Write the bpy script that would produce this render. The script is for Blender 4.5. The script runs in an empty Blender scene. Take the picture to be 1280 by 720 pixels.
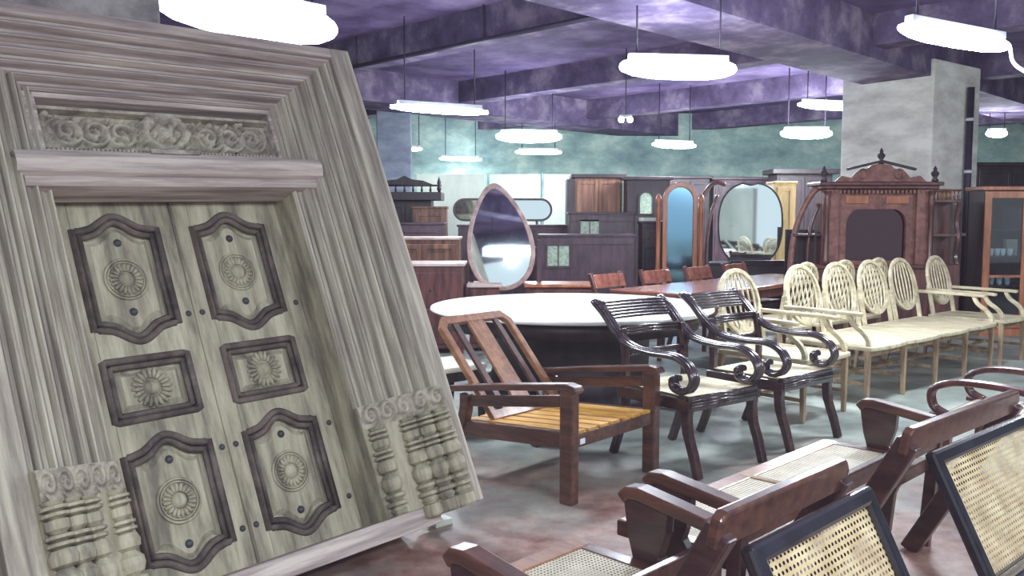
import bpy, math, random
from mathutils import Vector, Matrix
random.seed(7)
PI = math.pi
SC = bpy.context.scene
COL = SC.collection
V3 = Vector
R = math.radians

# ------------------------------------------------------------------ mesh builder
class MB:
    def __init__(s): s.v = []; s.f = []; s.sm = []; s.uv = {}
    def add(s, vs, fs, smooth=False):
        o = len(s.v); s.v += [tuple(v) for v in vs]
        for f in fs: s.f.append(tuple(i + o for i in f)); s.sm.append(smooth)
        return s
    def box(s, x0, x1, y0, y1, z0, z1):
        vs = [(x, y, z) for z in (z0, z1) for y in (y0, y1) for x in (x0, x1)]
        return s.add(vs, [(0, 2, 3, 1), (4, 5, 7, 6), (0, 1, 5, 4), (2, 6, 7, 3), (0, 4, 6, 2), (1, 3, 7, 5)])
    def bar(s, p, q, w, h, side=(1, 0, 0), w2=None, h2=None):
        p, q = V3(p), V3(q); d = (q - p).normalized(); sd = V3(side)
        sd = (sd - d * sd.dot(d)).normalized(); up = sd.cross(d)
        w2 = w if w2 is None else w2; h2 = h if h2 is None else h2
        vs = []
        for c, a, b in ((p, w, h), (q, w2, h2)):
            vs += [c - sd * a / 2 - up * b / 2, c + sd * a / 2 - up * b / 2, c + sd * a / 2 + up * b / 2, c - sd * a / 2 + up * b / 2]
        return s.add(vs, [(0, 1, 2, 3), (7, 6, 5, 4), (0, 4, 5, 1), (1, 5, 6, 2), (2, 6, 7, 3), (3, 7, 4, 0)])
    def tube(s, pts, r, seg=8, closed=False):
        P = [V3(p) for p in pts]; n = len(P)
        rs = r if isinstance(r, (list, tuple)) else [r] * n
        T = []
        for i in range(n):
            a = P[(i - 1) % n] if (closed or i > 0) else P[i]; b = P[(i + 1) % n] if (closed or i < n - 1) else P[i]
            T.append((b - a).normalized())
        ref = V3((0, 0, 1)) if abs(T[0].z) < .9 else V3((1, 0, 0))
        N = (ref - T[0] * ref.dot(T[0])).normalized(); vs = []
        for i in range(n):
            N = (N - T[i] * N.dot(T[i])).normalized(); B = T[i].cross(N)
            for k in range(seg):
                a = 2 * PI * k / seg; vs.append(P[i] + (N * math.cos(a) + B * math.sin(a)) * rs[i])
        fs = []
        for i in range(n if closed else n - 1):
            j = (i + 1) % n
            for k in range(seg): fs.append((i * seg + k, i * seg + (k + 1) % seg, j * seg + (k + 1) % seg, j * seg + k))
        s.add(vs, fs, True)
        if not closed:
            o = len(s.v) - n * seg
            s.f.append(tuple(o + k for k in reversed(range(seg)))); s.sm.append(False)
            s.f.append(tuple(o + (n - 1) * seg + k for k in range(seg))); s.sm.append(False)
        return s
    def lathe(s, prof, c=(0, 0, 0), seg=20, a0=0, a1=2 * PI):
        full = abs(a1 - a0 - 2 * PI) < 1e-6; m = seg if full else seg + 1; vs = []
        for r, z in prof:
            for k in range(m):
                a = a0 + (a1 - a0) * k / seg; vs.append((c[0] + r * math.cos(a), c[1] + r * math.sin(a), c[2] + z))
        fs = []
        for i in range(len(prof) - 1):
            for k in range(seg):
                k2 = (k + 1) % m; fs.append((i * m + k, i * m + k2, (i + 1) * m + k2, (i + 1) * m + k))
        s.add(vs, fs, True)
        if full:
            o = len(s.v) - len(prof) * m
            if prof[0][0] > 1e-5: s.f.append(tuple(o + k for k in reversed(range(m)))); s.sm.append(False)
            if prof[-1][0] > 1e-5: s.f.append(tuple(o + (len(prof) - 1) * m + k for k in range(m))); s.sm.append(False)
        return s
    def plate(s, poly, o, U, W, t):
        """polygon poly [(u,w)] in the plane o,U,W; thickness t along U x W"""
        o, U, W = V3(o), V3(U), V3(W); N = U.cross(W).normalized(); n = len(poly)
        a = [o + U * p[0] + W * p[1] for p in poly]
        return s.add(a + [p + N * t for p in a], [tuple(reversed(range(n))), tuple(range(n, 2 * n))] + [(i, (i + 1) % n, n + (i + 1) % n, n + i) for i in range(n)])
    def ring(s, outer, inner, o, U, W, t):
        o, U, W = V3(o), V3(U), V3(W); N = U.cross(W).normalized(); n = len(outer)
        A = [o + U * p[0] + W * p[1] for p in outer]; B = [o + U * p[0] + W * p[1] for p in inner]
        vs = A + B + [p + N * t for p in A] + [p + N * t for p in B]; fs = []
        for i in range(n):
            j = (i + 1) % n
            fs += [(i, n + i, n + j, j), (2 * n + i, 2 * n + j, 3 * n + j, 3 * n + i), (i, j, 2 * n + j, 2 * n + i), (n + i, 3 * n + i, 3 * n + j, n + j)]
        return s.add(vs, fs)
    def strip(s, cur, th, x0, x1, axis='x'):
        """curve [(y,z)] given thickness th (number or list) and extruded from x0 to x1"""
        n = len(cur); th = th if isinstance(th, (list, tuple)) else [th] * n; L = []; Q = []
        for i in range(n):
            a = cur[max(i - 1, 0)]; b = cur[min(i + 1, n - 1)]
            dx, dy = b[0] - a[0], b[1] - a[1]; l = math.hypot(dx, dy) or 1
            L.append((cur[i][0] - dy / l * th[i] / 2, cur[i][1] + dx / l * th[i] / 2)); Q.append((cur[i][0] + dy / l * th[i] / 2, cur[i][1] - dx / l * th[i] / 2))
        vs = [(x, p[0], p[1]) for x in (x0, x1) for S in (L, Q) for p in S]; fs = []
        for i in range(n - 1):
            fs += [(i, i + 1, n + i + 1, n + i), (2 * n + i, 3 * n + i, 3 * n + i + 1, 2 * n + i + 1), (i, 2 * n + i, 2 * n + i + 1, i + 1), (n + i, n + i + 1, 3 * n + i + 1, 3 * n + i)]
        fs += [(0, n, 3 * n, 2 * n), (n - 1, 3 * n - 1, 4 * n - 1, 2 * n - 1)]
        return s.add(vs, fs)
    def grid(s, nu, nv, fn, smooth=True):
        vs = [fn(i / (nu - 1), j / (nv - 1)) for j in range(nv) for i in range(nu)]
        return s.add(vs, [(j * nu + i, j * nu + i + 1, (j + 1) * nu + i + 1, (j + 1) * nu + i) for j in range(nv - 1) for i in range(nu - 1)], smooth)
    def quad_uv(s, o, U, W, t=.004):
        """thin cane panel with uv in metres; U, W are full side vectors"""
        o, U, W = V3(o), V3(U), V3(W); a, b = U.length, W.length; k = len(s.f)
        s.add([o, o + U, o + U + W, o + W], [(0, 1, 2, 3)]); s.uv[k] = [(0, 0), (a, 0), (a, b), (0, b)]
        return s
    def build(s, name, mat, parent=None, bevel=0, loc=None, rot=None, xf=None):
        me = bpy.data.meshes.new(name)
        vs = s.v if xf is None else [tuple(xf(V3(v))) for v in s.v]
        me.from_pydata(vs, [], s.f); me.update()
        for p, q in zip(me.polygons, s.sm): p.use_smooth = q
        if s.uv:
            ul = me.uv_layers.new(name='UVMap')
            for fi, uvs in s.uv.items():
                for li, uv in zip(me.polygons[fi].loop_indices, uvs): ul.data[li].uv = uv
        me.materials.append(mat)
        o = bpy.data.objects.new(name, me); COL.objects.link(o)
        if loc: o.location = loc
        if rot: o.rotation_euler = rot
        if parent: o.parent = parent
        if bevel:
            m = o.modifiers.new('bevel', 'BEVEL'); m.width = bevel; m.segments = 2; m.limit_method = 'ANGLE'; m.angle_limit = R(40)
        return o

def tag(o, label=None, cat=None, group=None, kind=None):
    if label: o['label'] = label
    if cat: o['category'] = cat
    if group: o['group'] = group
    if kind: o['kind'] = kind
    return o
def thing(name, label, cat, loc=(0, 0, 0), rz=0, group=None):
    o = bpy.data.objects.new(name, None); COL.objects.link(o); o.empty_display_size = .1
    o.location = loc; o.rotation_euler = (0, 0, rz)
    return tag(o, label, cat, group)
def dup(root, loc, rz, label, group=None):
    def cp(o, par):
        c = o.copy(); COL.objects.link(c); c.parent = par
        for ch in list(o.children): cp(ch, c)
        return c
    r = cp(root, None); r.location = loc; r.rotation_euler = (0, 0, rz); r['label'] = label
    if group: r['group'] = group
    return r
def bez(p, n=6):
    """Catmull-Rom through points"""
    P = [V3(tuple(q) + (0,) * (3 - len(q))) for q in p]; d = len(p[0]); out = []
    P = [P[0] * 2 - P[1]] + P + [P[-1] * 2 - P[-2]]
    for i in range(1, len(P) - 2):
        for k in range(n):
            t = k / n; a, b, c, e = P[i - 1:i + 3]
            q = .5 * ((2 * b) + (c - a) * t + (2 * a - 5 * b + 4 * c - e) * t * t + (3 * b - a - 3 * c + e) * t ** 3)
            out.append(tuple(q)[:d])
    out.append(tuple(P[-2])[:d]); return out

# ------------------------------------------------------------------ materials
def lin(c):
    return tuple(((x / 255) / 12.92 if x <= 10 else (((x / 255) + .055) / 1.055) ** 2.4) for x in c) + (1,)
def newmat(name):
    m = bpy.data.materials.new(name); m.use_nodes = True; nt = m.node_tree
    return m, nt, nt.nodes['Principled BSDF']
def noisy(name, c1, c2, scale=(4, 4, 4), rough=.5, bump=.15, detail=6, c3=None, nscale=1., lo=.35, hi=.65, spec=.5, coat=0):
    m, nt, b = newmat(name); N = nt.nodes; L = nt.links
    tc = N.new('ShaderNodeTexCoord'); mp = N.new('ShaderNodeMapping'); mp.inputs['Scale'].default_value = scale
    L.new(tc.outputs['Object'], mp.inputs['Vector'])
    nz = N.new('ShaderNodeTexNoise'); nz.inputs['Scale'].default_value = nscale; nz.inputs['Detail'].default_value = detail; nz.inputs['Roughness'].default_value = .65
    L.new(mp.outputs[0], nz.inputs['Vector'])
    cr = N.new('ShaderNodeValToRGB'); e = cr.color_ramp.elements
    e[0].position = lo; e[0].color = lin(c1); e[1].position = hi; e[1].color = lin(c2)
    if c3: x = e.new((lo + hi) / 2); x.color = lin(c3)
    L.new(nz.outputs['Fac'], cr.inputs[0]); L.new(cr.outputs[0], b.inputs['Base Color'])
    b.inputs['Roughness'].default_value = rough; b.inputs['Specular IOR Level'].default_value = spec
    if coat: b.inputs['Coat Weight'].default_value = coat; b.inputs['Coat Roughness'].default_value = .15
    if bump:
        bp = N.new('ShaderNodeBump'); bp.inputs['Strength'].default_value = bump; bp.inputs['Distance'].default_value = .01
        L.new(nz.outputs['Fac'], bp.inputs['Height']); L.new(bp.outputs[0], b.inputs['Normal'])
    return m
def plain(name, c, rough=.5, metal=0, spec=.5):
    return noisy(name, tuple(max(0, x - 8) for x in c), tuple(min(255, x + 8) for x in c), (6, 6, 6), rough, .03, 3, spec=spec)
M = {}
M['door_v'] = noisy('weathered_wood_upright', (130, 121, 112), (200, 194, 176), (26, 26, 1.6), .8, .35, 8, c3=(168, 160, 146), spec=.25)
M['door_h'] = noisy('weathered_wood_level_flare', (136, 124, 122), (206, 196, 186), (1.6, 26, 26), .8, .35, 8, c3=(172, 160, 154), spec=.25)  # pinker than the upright wood: lamp flare tint put into the colour
M['door_leaf'] = noisy('weathered_door_leaf', (116, 110, 98), (194, 188, 164), (14, 14, 2.2), .75, .3, 8, c3=(164, 157, 135), spec=.3)
M['door_dark'] = noisy('worn_shaded_moulding', (66, 58, 56), (116, 104, 96), (10, 10, 10), .7, .3, 6, spec=.3)  # dark moulding tone also carries the shade of the panel recesses
M['door_carve'] = noisy('carved_weathered_wood', (134, 124, 114), (196, 188, 170), (16, 16, 16), .85, .15, 8, spec=.2)
M['iron'] = plain('dull_iron', (62, 62, 66), .45)
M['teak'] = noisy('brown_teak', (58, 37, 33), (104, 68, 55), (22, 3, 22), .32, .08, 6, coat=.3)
M['teak_lit'] = noisy('honey_lit_teak', (124, 82, 58), (176, 126, 88), (20, 3, 20), .3, .08, 6, coat=.4)  # brighter copy of the brown teak, lamp glare put into its colour
M['slat'] = noisy('yellow_slat_wood', (170, 118, 44), (226, 176, 88), (26, 3, 26), .45, .08, 6)
M['ebony'] = noisy('dark_brown_polish', (38, 24, 28), (74, 50, 50), (18, 4, 18), .28, .06, 6, coat=.5)
M['ebony_line'] = noisy('dark_reeded_polish', (34, 28, 34), (78, 66, 70), (18, 18, 6), .24, .05, 5, coat=.7)
M['black'] = noisy('black_lacquer', (20, 20, 28), (40, 40, 52), (8, 8, 8), .25, .04, 4, coat=.6)
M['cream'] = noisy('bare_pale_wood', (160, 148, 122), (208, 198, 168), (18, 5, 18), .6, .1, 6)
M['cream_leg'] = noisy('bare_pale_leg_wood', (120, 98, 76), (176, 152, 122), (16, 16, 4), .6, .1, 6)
M['reddish'] = noisy('red_brown_polish', (98, 58, 50), (146, 92, 78), (12, 3, 12), .25, .05, 6, coat=.5)
M['mahog'] = noisy('mahogany', (62, 34, 36), (106, 64, 60), (16, 16, 2.5), .35, .06, 6, coat=.3)
M['mahog_h'] = noisy('carved_mahogany', (88, 54, 50), (142, 96, 86), (9, 9, 9), .45, .3, 7)
M['plum'] = noisy('plum_dark_wood', (46, 32, 42), (82, 60, 72), (10, 10, 3), .4, .05, 5)
M['dark'] = noisy('blackish_wood', (28, 22, 30), (54, 42, 50), (10, 10, 3), .45, .05, 5)
M['orange'] = noisy('orange_brown_wood', (132, 78, 54), (176, 112, 80), (14, 14, 2), .35, .06, 6, coat=.3)
M['tan'] = noisy('light_tan_board', (168, 140, 96), (204, 178, 130), (12, 12, 2), .55, .05, 5)
M['brownboard'] = noisy('striped_brown_board', (82, 52, 44), (140, 98, 78), (16, 16, 1), .5, .05, 5)
M['greywood'] = noisy('grey_brown_mirror_frame', (118, 92, 88), (172, 146, 140), (8, 8, 8), .4, .1, 6)
M['paletop'] = noisy('pale_top', (170, 146, 140), (206, 186, 178), (6, 6, 6), .35, .03, 5)  # lighter tone for chest and pedestal tops
M['white_board'] = noisy('white_painted_board', (190, 200, 188), (214, 220, 206), (2, 2, 1), .6, .02, 5)
M['white_top'] = noisy('white_gloss_top', (232, 234, 228), (248, 248, 244), (2, 2, 2), .25, .0, 4)
M['china'] = plain('white_china', (226, 230, 232), .25)
M['lampcase'] = plain('white_enamel_case', (210, 214, 222), .4)
M['rod'] = plain('dark_rod', (52, 46, 66), .5)
M['seatpad'] = noisy('off_white_seat', (206, 200, 184), (228, 224, 210), (10, 10, 10), .8, .05, 4)
M['greenpane'] = noisy('green_patterned_pane', (120, 140, 126), (176, 192, 172), (30, 30, 30), .3, .1, 5)

def mirror(name, tint, rough=.03):
    m, nt, b = newmat(name); b.inputs['Base Color'].default_value = lin(tint); b.inputs['Metallic'].default_value = 1; b.inputs['Roughness'].default_value = rough
    return m
M['mirror'] = mirror('silver_mirror', (214, 226, 230)); M['mirror_old'] = mirror('dim_old_mirror', (74, 60, 66), .05)
M['mirror_blue'] = mirror('blue_tinted_mirror', (118, 158, 184), .12)
def glass(name, c, a=.75):
    m, nt, b = newmat(name); N = nt.nodes; L = nt.links
    t = N.new('ShaderNodeBsdfTransparent'); t.inputs[0].default_value = lin(c); g = N.new('ShaderNodeBsdfGlossy'); g.inputs['Roughness'].default_value = .03
    x = N.new('ShaderNodeMixShader'); x.inputs[0].default_value = 1 - a
    L.new(t.outputs[0], x.inputs[1]); L.new(g.outputs[0], x.inputs[2]); L.new(x.outputs[0], N['Material Output'].inputs['Surface'])
    return m
M['glass'] = glass('cabinet_glass', (220, 228, 232), .95); M['glass_pale'] = glass('pale_cabinet_glass', (200, 212, 216), .55)
def emit(name, c, s):
    m, nt, b = newmat(name); b.inputs['Base Color'].default_value = (0.8, .8, .8, 1)
    b.inputs['Emission Color'].default_value = lin(c); b.inputs['Emission Strength'].default_value = s
    return m
M['glow'] = emit('fluorescent_glow', (226, 238, 255), 48)
def cane(name, c1, c2, sp, hole):
    m, nt, b = newmat(name); N = nt.nodes; L = nt.links
    uv = N.new('ShaderNodeTexCoord'); sc = N.new('ShaderNodeVectorMath'); sc.operation = 'SCALE'; sc.inputs['Scale'].default_value = 1 / sp
    L.new(uv.outputs['UV'], sc.inputs[0])
    fr = N.new('ShaderNodeVectorMath'); fr.operation = 'FRACTION'; L.new(sc.outputs[0], fr.inputs[0])
    sb = N.new('ShaderNodeVectorMath'); sb.operation = 'SUBTRACT'; sb.inputs[1].default_value = (.5, .5, 0); L.new(fr.outputs[0], sb.inputs[0])
    le = N.new('ShaderNodeVectorMath'); le.operation = 'LENGTH'; L.new(sb.outputs[0], le.inputs[0])
    lt = N.new('ShaderNodeMath'); lt.operation = 'LESS_THAN'; lt.inputs[1].default_value = hole; L.new(le.outputs['Value'], lt.inputs[0])
    nz = N.new('ShaderNodeTexNoise'); nz.inputs['Scale'].default_value = 9; nz.inputs['Detail'].default_value = 5; L.new(uv.outputs['UV'], nz.inputs['Vector'])
    cr = N.new('ShaderNodeValToRGB'); cr.color_ramp.elements[0].color = lin(c1); cr.color_ramp.elements[1].color = lin(c2)
    cr.color_ramp.elements[0].position = .35; cr.color_ramp.elements[1].position = .65
    L.new(nz.outputs['Fac'], cr.inputs[0]); L.new(cr.outputs[0], b.inputs['Base Color']); b.inputs['Roughness'].default_value = .55
    t = N.new('ShaderNodeBsdfTransparent'); x = N.new('ShaderNodeMixShader'); L.new(lt.outputs[0], x.inputs[0])
    L.new(b.outputs[0], x.inputs[1]); L.new(t.outputs[0], x.inputs[2]); L.new(x.outputs[0], N['Material Output'].inputs['Surface'])
    return m
M['cane'] = cane('woven_cane', (170, 150, 112), (208, 192, 152), .0185, .27)
M['cane_pale'] = cane('pale_woven_cane', (196, 186, 158), (224, 216, 192), .014, .24)
M['cane_fine'] = noisy('close_woven_cane', (196, 184, 148), (226, 216, 184), (90, 90, 90), .6, .2, 3)

# ------------------------------------------------------------------ setting
def struct(name, mb, mat, bevel=0, **k):
    return tag(mb.build(name, mat, bevel=bevel, **k), kind='structure')
def floor_mat():
    m, nt, b = newmat('worn_cement_floor'); N = nt.nodes; L = nt.links
    tc = N.new('ShaderNodeTexCoord')
    def ns(s, d): n = N.new('ShaderNodeTexNoise'); n.inputs['Scale'].default_value = s; n.inputs['Detail'].default_value = d; n.inputs['Roughness'].default_value = .65; L.new(tc.outputs['Object'], n.inputs['Vector']); return n
    a = ns(1.9, 9); c = ns(1.3, 8); e = ns(6, 8)
    r1 = N.new('ShaderNodeValToRGB'); q = r1.color_ramp.elements; q[0].position = .3; q[0].color = lin((84, 92, 92)); q[1].position = .7; q[1].color = lin((166, 174, 164))
    L.new(a.outputs['Fac'], r1.inputs[0])
    r2 = N.new('ShaderNodeValToRGB'); q = r2.color_ramp.elements; q[0].position = .35; q[0].color = lin((112, 70, 62)); q[1].position = .65; q[1].color = lin((172, 144, 132))
    L.new(e.outputs['Fac'], r2.inputs[0])
    sx = N.new('ShaderNodeSeparateXYZ'); L.new(tc.outputs['Object'], sx.inputs[0])
    # red oxide flooring worn through nearest the foreground row
    ma = N.new('ShaderNodeMath'); ma.operation = 'MULTIPLY_ADD'; ma.inputs[1].default_value = -.15; ma.inputs[2].default_value = .82; L.new(sx.outputs['Y'], ma.inputs[0])
    ad = N.new('ShaderNodeMath'); ad.operation = 'ADD'; L.new(ma.outputs[0], ad.inputs[0]); L.new(c.outputs['Fac'], ad.inputs[1])
    mr = N.new('ShaderNodeMapRange'); mr.inputs['From Min'].default_value = .5; mr.inputs['From Max'].default_value = .78; L.new(ad.outputs[0], mr.inputs['Value'])
    mx = N.new('ShaderNodeMix'); mx.data_type = 'RGBA'; L.new(mr.outputs[0], mx.inputs['Factor']); L.new(r1.outputs[0], mx.inputs['A']); L.new(r2.outputs[0], mx.inputs['B'])
    L.new(mx.outputs['Result'], b.inputs['Base Color'])
    rr = N.new('ShaderNodeMapRange'); rr.inputs['To Min'].default_value = .28; rr.inputs['To Max'].default_value = .6; L.new(a.outputs['Fac'], rr.inputs['Value']); L.new(rr.outputs[0], b.inputs['Roughness'])
    bp = N.new('ShaderNodeBump'); bp.inputs['Strength'].default_value = .12; bp.inputs['Distance'].default_value = .01; L.new(e.outputs['Fac'], bp.inputs['Height']); L.new(bp.outputs[0], b.inputs['Normal'])
    return m
M['floor'] = floor_mat()
M['ceil'] = noisy('stained_flare_violet_concrete', (82, 70, 104), (140, 124, 160), (1, 1, 1), .85, .3, 9, c3=(112, 96, 136), nscale=1.3, spec=.2)  # violet of flare and colour grading mixed into the concrete tone
M['beam'] = noisy('stained_grey_concrete', (78, 68, 94), (150, 138, 154), (1, 1, 1), .85, .4, 9, c3=(104, 92, 122), nscale=2, spec=.2)
M['wall'] = noisy('flaking_green_plaster', (120, 146, 146), (196, 214, 200), (1, 1, 1.6), .85, .25, 9, c3=(152, 178, 172), nscale=1.2, spec=.2)
M['pillar'] = noisy('whitewashed_plaster', (196, 194, 186), (246, 244, 234), (1.2, 1.2, 3), .85, .4, 9, c3=(222, 220, 208), nscale=1.6, lo=.28, hi=.6, spec=.2)
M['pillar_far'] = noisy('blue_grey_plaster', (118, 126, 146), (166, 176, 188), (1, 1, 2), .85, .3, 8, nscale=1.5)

struct('floor', MB().box(-12, 18, -7, 20.2, -.12, 0), M['floor'])
struct('ceiling', MB().box(-12, 18, -7, 20.2, 3.78, 3.95), M['ceil'])
struct('wall_back', MB().box(-12, 18, 20, 20.2, 0, 3.8), M['wall'])
struct('wall_left', MB().box(-12.2, -12, -7, 20.2, 0, 3.8), M['wall'])
struct('wall_right', MB().box(18, 18.2, -7, 20.2, 0, 3.8), M['wall'])
A45 = R(45)
for i, dd in enumerate((-.2, 3.35, 6.8, 10.2, 13.6, 17.0, 20.4)):      # cross beams
    a, b = max(-dd - 13, -9), min(17.5, dd + 15)
    lo, hi = (-3 if dd < 3 else -7), (9 if dd < 3 else 16)
    o = struct('trim_%d' % (i + 1), MB().box(dd, dd + .34, lo, hi, 3.42, 3.79), M['beam'])
    o.rotation_euler = (0, 0, A45)
for i, ee in enumerate((-3.0, 4.35, 11.5)):                              # main beams
    o = struct('trim_%d' % (i + 8), MB().box(-5 if i < 2 else 2, 24 if i < 2 else 21, ee, ee + .95, 3.28, 3.785), M['beam'])
    o.rotation_euler = (0, 0, A45)

def pillar(name, c, a, rz, mat):
    return struct(name, MB().box(-a / 2, a / 2, -a / 2, a / 2, 0, 3.5), mat, bevel=.02, loc=(c[0], c[1], 0), rot=(0, 0, rz))
pillar('pillar', (5.56, 12.45), 1.3, R(-52), M['pillar'])
pillar('pillar', (-2.1, 15.9), .6, R(5), M['pillar_far'])

# conduit down the right-hand face of the pillar
def on_pillar(x, y, z):
    a = R(-52); return (5.56 + x * math.cos(a) - y * math.sin(a), 12.45 + x * math.sin(a) + y * math.cos(a), z)
t = thing('conduit_pipe', 'dark vertical pipe running down the whitewashed pillar', 'pipe', on_pillar(.715, .24, 0))
t.rotation_euler = (0, 0, R(-52))
M_pipe = M['rod']
MB().tube([(0, 0, .05), (0, 0, 3.2)], .045, 10).build('pipe', M_pipe, t)
for z in (1.2, 2.05, 2.75): MB().tube([(0, 0, z), (0, 0, z + .04)], .058, 10).build('clamp', M['lampcase'], t)

t = thing('ceiling_pipe', 'thin dark pipe running along under the ceiling beam', 'pipe', (0, 0, 0)); t.rotation_euler = (0, 0, A45)
MB().tube([(6.76, 3.4, 3.4), (6.76, 12, 3.4)], .028, 8).build('pipe', M['rod'], t)
for e in (4.6, 7.2, 9.6): MB().tube([(6.76, e, 3.4), (6.76, e, 3.78)], .012, 6).build('bracket', M['rod'], t)
def conduit(pts, label, w=.02):
    o = MB().tube(pts, w, 7).build('conduit', M['rod']); tag(o, label, 'pipe')
conduit([(-.62, 7.55, 3.77), (-.62, 7.55, 3.36), (-.05, 7.7, 3.36)], 'bent conduit dropping from ceiling near top centre')
conduit([(2.55, 10.1, 3.77), (2.55, 10.1, 3.3), (3.9, 11.0, 3.3)], 'bent conduit under the beam left of the white pillar')

# ------------------------------------------------------------------ fluorescent lights
def lamp(i, c, ang, label, L=1.22, r=.07, power=60, rods=True, spread=True):
    t = thing('fluorescent_light', label, 'light', (c[0], c[1], c[2]), ang, 'fluorescent lights under the ceiling')
    MB().box(-L * .43, L * .43, -.035, .035, r * .62, r * .62 + max(.05, r * .45)).build('lamp_housing', M['lampcase'], t, .006)
    m = MB(); prof = [(L / 2 * a, max(.022, r * b)) for a, b in ((-1, .25), (-.96, .42), (-.8, .72), (-.5, .94), (0, 1), (.5, .94), (.8, .72), (.96, .42), (1, .25))]
    m.tube([(p[0], 0, 0) for p in prof], [p[1] for p in prof], 12).build('tube_and_bloom', M['glow'], t)  # fat tapered shape includes the bloom around the bare tube
    if rods:
        for x in (-L * .36, L * .36): MB().tube([(x, 0, r), (x, 0, 3.77 - c[2])], .009, 6).build('hanger_rod', M['rod'], t)
    ld = bpy.data.lights.new('lamp_light', 'AREA'); ld.shape = 'RECTANGLE'; ld.size = L; ld.size_y = .2; ld.energy = power * .8; ld.color = (.87, .94, 1)
    lo = bpy.data.objects.new('lamp_light', ld); COL.objects.link(lo); lo.parent = t; lo.location = (0, 0, -r - .03)
    pd = bpy.data.lights.new('lamp_glow', 'POINT'); pd.energy = power * .75; pd.color = (.87, .94, 1); pd.shadow_soft_size = .12
    po = bpy.data.objects.new('lamp_glow', pd); COL.objects.link(po); po.parent = t; po.location = (0, 0, -r - .16)
    return t
LZ = 2.75
lamps = [
    ((-1.72, 5.95, 2.78), 46, 'overexposed tube light directly above the leaning carved doorway', 1.3, .15, 70),
    ((1.46, 7.85, 2.76), 8, 'brightest tube light over the round table, upper centre', 1.05, .105, 70),
    ((-.85, 10.6, 2.73), 28, 'tube light hanging on long rods above the teardrop mirror', 1.25, .05, 60),
    ((.27, 14.2, 2.74), 5, 'glowing tube light in the middle distance with a blue haze, centre', 1.05, .1, 60),
    ((2.85, 15.6, 2.72), 25, 'slim tube light above the blue cheval mirror', .9, .06, 140),
    ((4.6, 13.9, 2.76), 0, 'broad glowing tube light left of the white pillar', .8, .085, 130),
    ((3.2, 6.45, 2.74), 31, 'tube light in front of the white pillar with a loose white cord', 1.3, .075, 95),
    ((4.78, 13.4, 3.12), 20, 'tube light half hidden behind the left edge of the white pillar', 1.15, .06, 60),
    ((.52, 17.4, 2.73), 5, 'small far tube light just under the hazy one at centre', .9, .05, 30),
    ((-1.1, 19.0, 2.7), 24, 'far tube light above the white boards', .95, .045, 30),
    ((-1.95, 17.4, 2.79), 14, 'short far tube light beside the blue grey pillar', .36, .04, 15),
    ((8.5, 15.6, 2.92), 0, 'far tube light right of the white pillar', .36, .07, 130),
]
for i, (c, a, lb, L, r, pw) in enumerate(lamps):
    lamp(i, c, R(a), lb, L, r, pw)
for k, (x, y, lb) in enumerate(((-.3, -.2, 'added tube light just behind the viewer on the left, reflected in the teardrop mirror'), (2.4, .2, 'added unseen tube light behind the viewer in the middle'), (4.6, 2.6, 'added unseen tube light to the right of the viewer'), (8.0, 7.4, 'added unseen tube light beyond the right edge of the picture'))):
    lamp(20 + k, (x, y, 2.8), R((0, 30, 45, 45)[k]), lb, 1.22, .06, 95)  # out-of-view tube fixtures, added for their light on doorway and pillar
t = thing('twin_bulb_lamp', 'small twin bulb fitting glowing under the ceiling', 'light', (1.57, 12.3, 2.8))
MB().box(-.08, .08, -.04, .04, .03, .06).build('bracket', M['lampcase'], t)
for x in (-.06, .06): MB().lathe([(.0, -.045), (.03, -.035), (.042, 0), (.03, .03), (.015, .04)], (x, 0, 0), 12).build('bulb', M['glow'], t)
MB().tube([(0, 0, .06), (0, 0, .97)], .008, 6).build('hanger_rod', M['rod'], t)
o = MB().tube(bez([(3.78, 6.8, 2.74), (3.8, 6.78, 2.62), (3.9, 6.75, 2.54), (4.03, 6.75, 2.56), (4.15, 6.75, 2.68), (4.2, 6.76, 2.9), (4.22, 6.76, 3.78)]), .014, 7).build('cord', M['lampcase'])
tag(o, 'loose white cord looping from the tube light before the pillar', 'cord')

# ------------------------------------------------------------------ carved doorway
S = .957
yaw, lean, roll = .8185, .4079, .0202
dv = V3((math.cos(yaw), math.sin(yaw), 0)); bk = V3((-math.sin(yaw), math.cos(yaw), 0)); up = V3((0, 0, 1))
u_ = up * math.cos(lean) + bk * math.sin(lean); b_ = bk * math.cos(lean) - up * math.sin(lean)
dx_ = dv * math.cos(roll) + u_ * math.sin(roll); uz_ = u_ * math.cos(roll) - dv * math.sin(roll)
org = V3((0, 0, 1.45)) + (V3((-.9249, 3.4328, .04)) - V3((0, 0, 1.45))) * S
DOOR = thing('carved_doorway', 'huge weathered carved wooden doorway leaning back, with closed double doors', 'door', org)
DOOR.rotation_euler = Matrix((dx_, b_, uz_)).transposed().to_euler(); DOOR.scale = (S, S, S)

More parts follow.
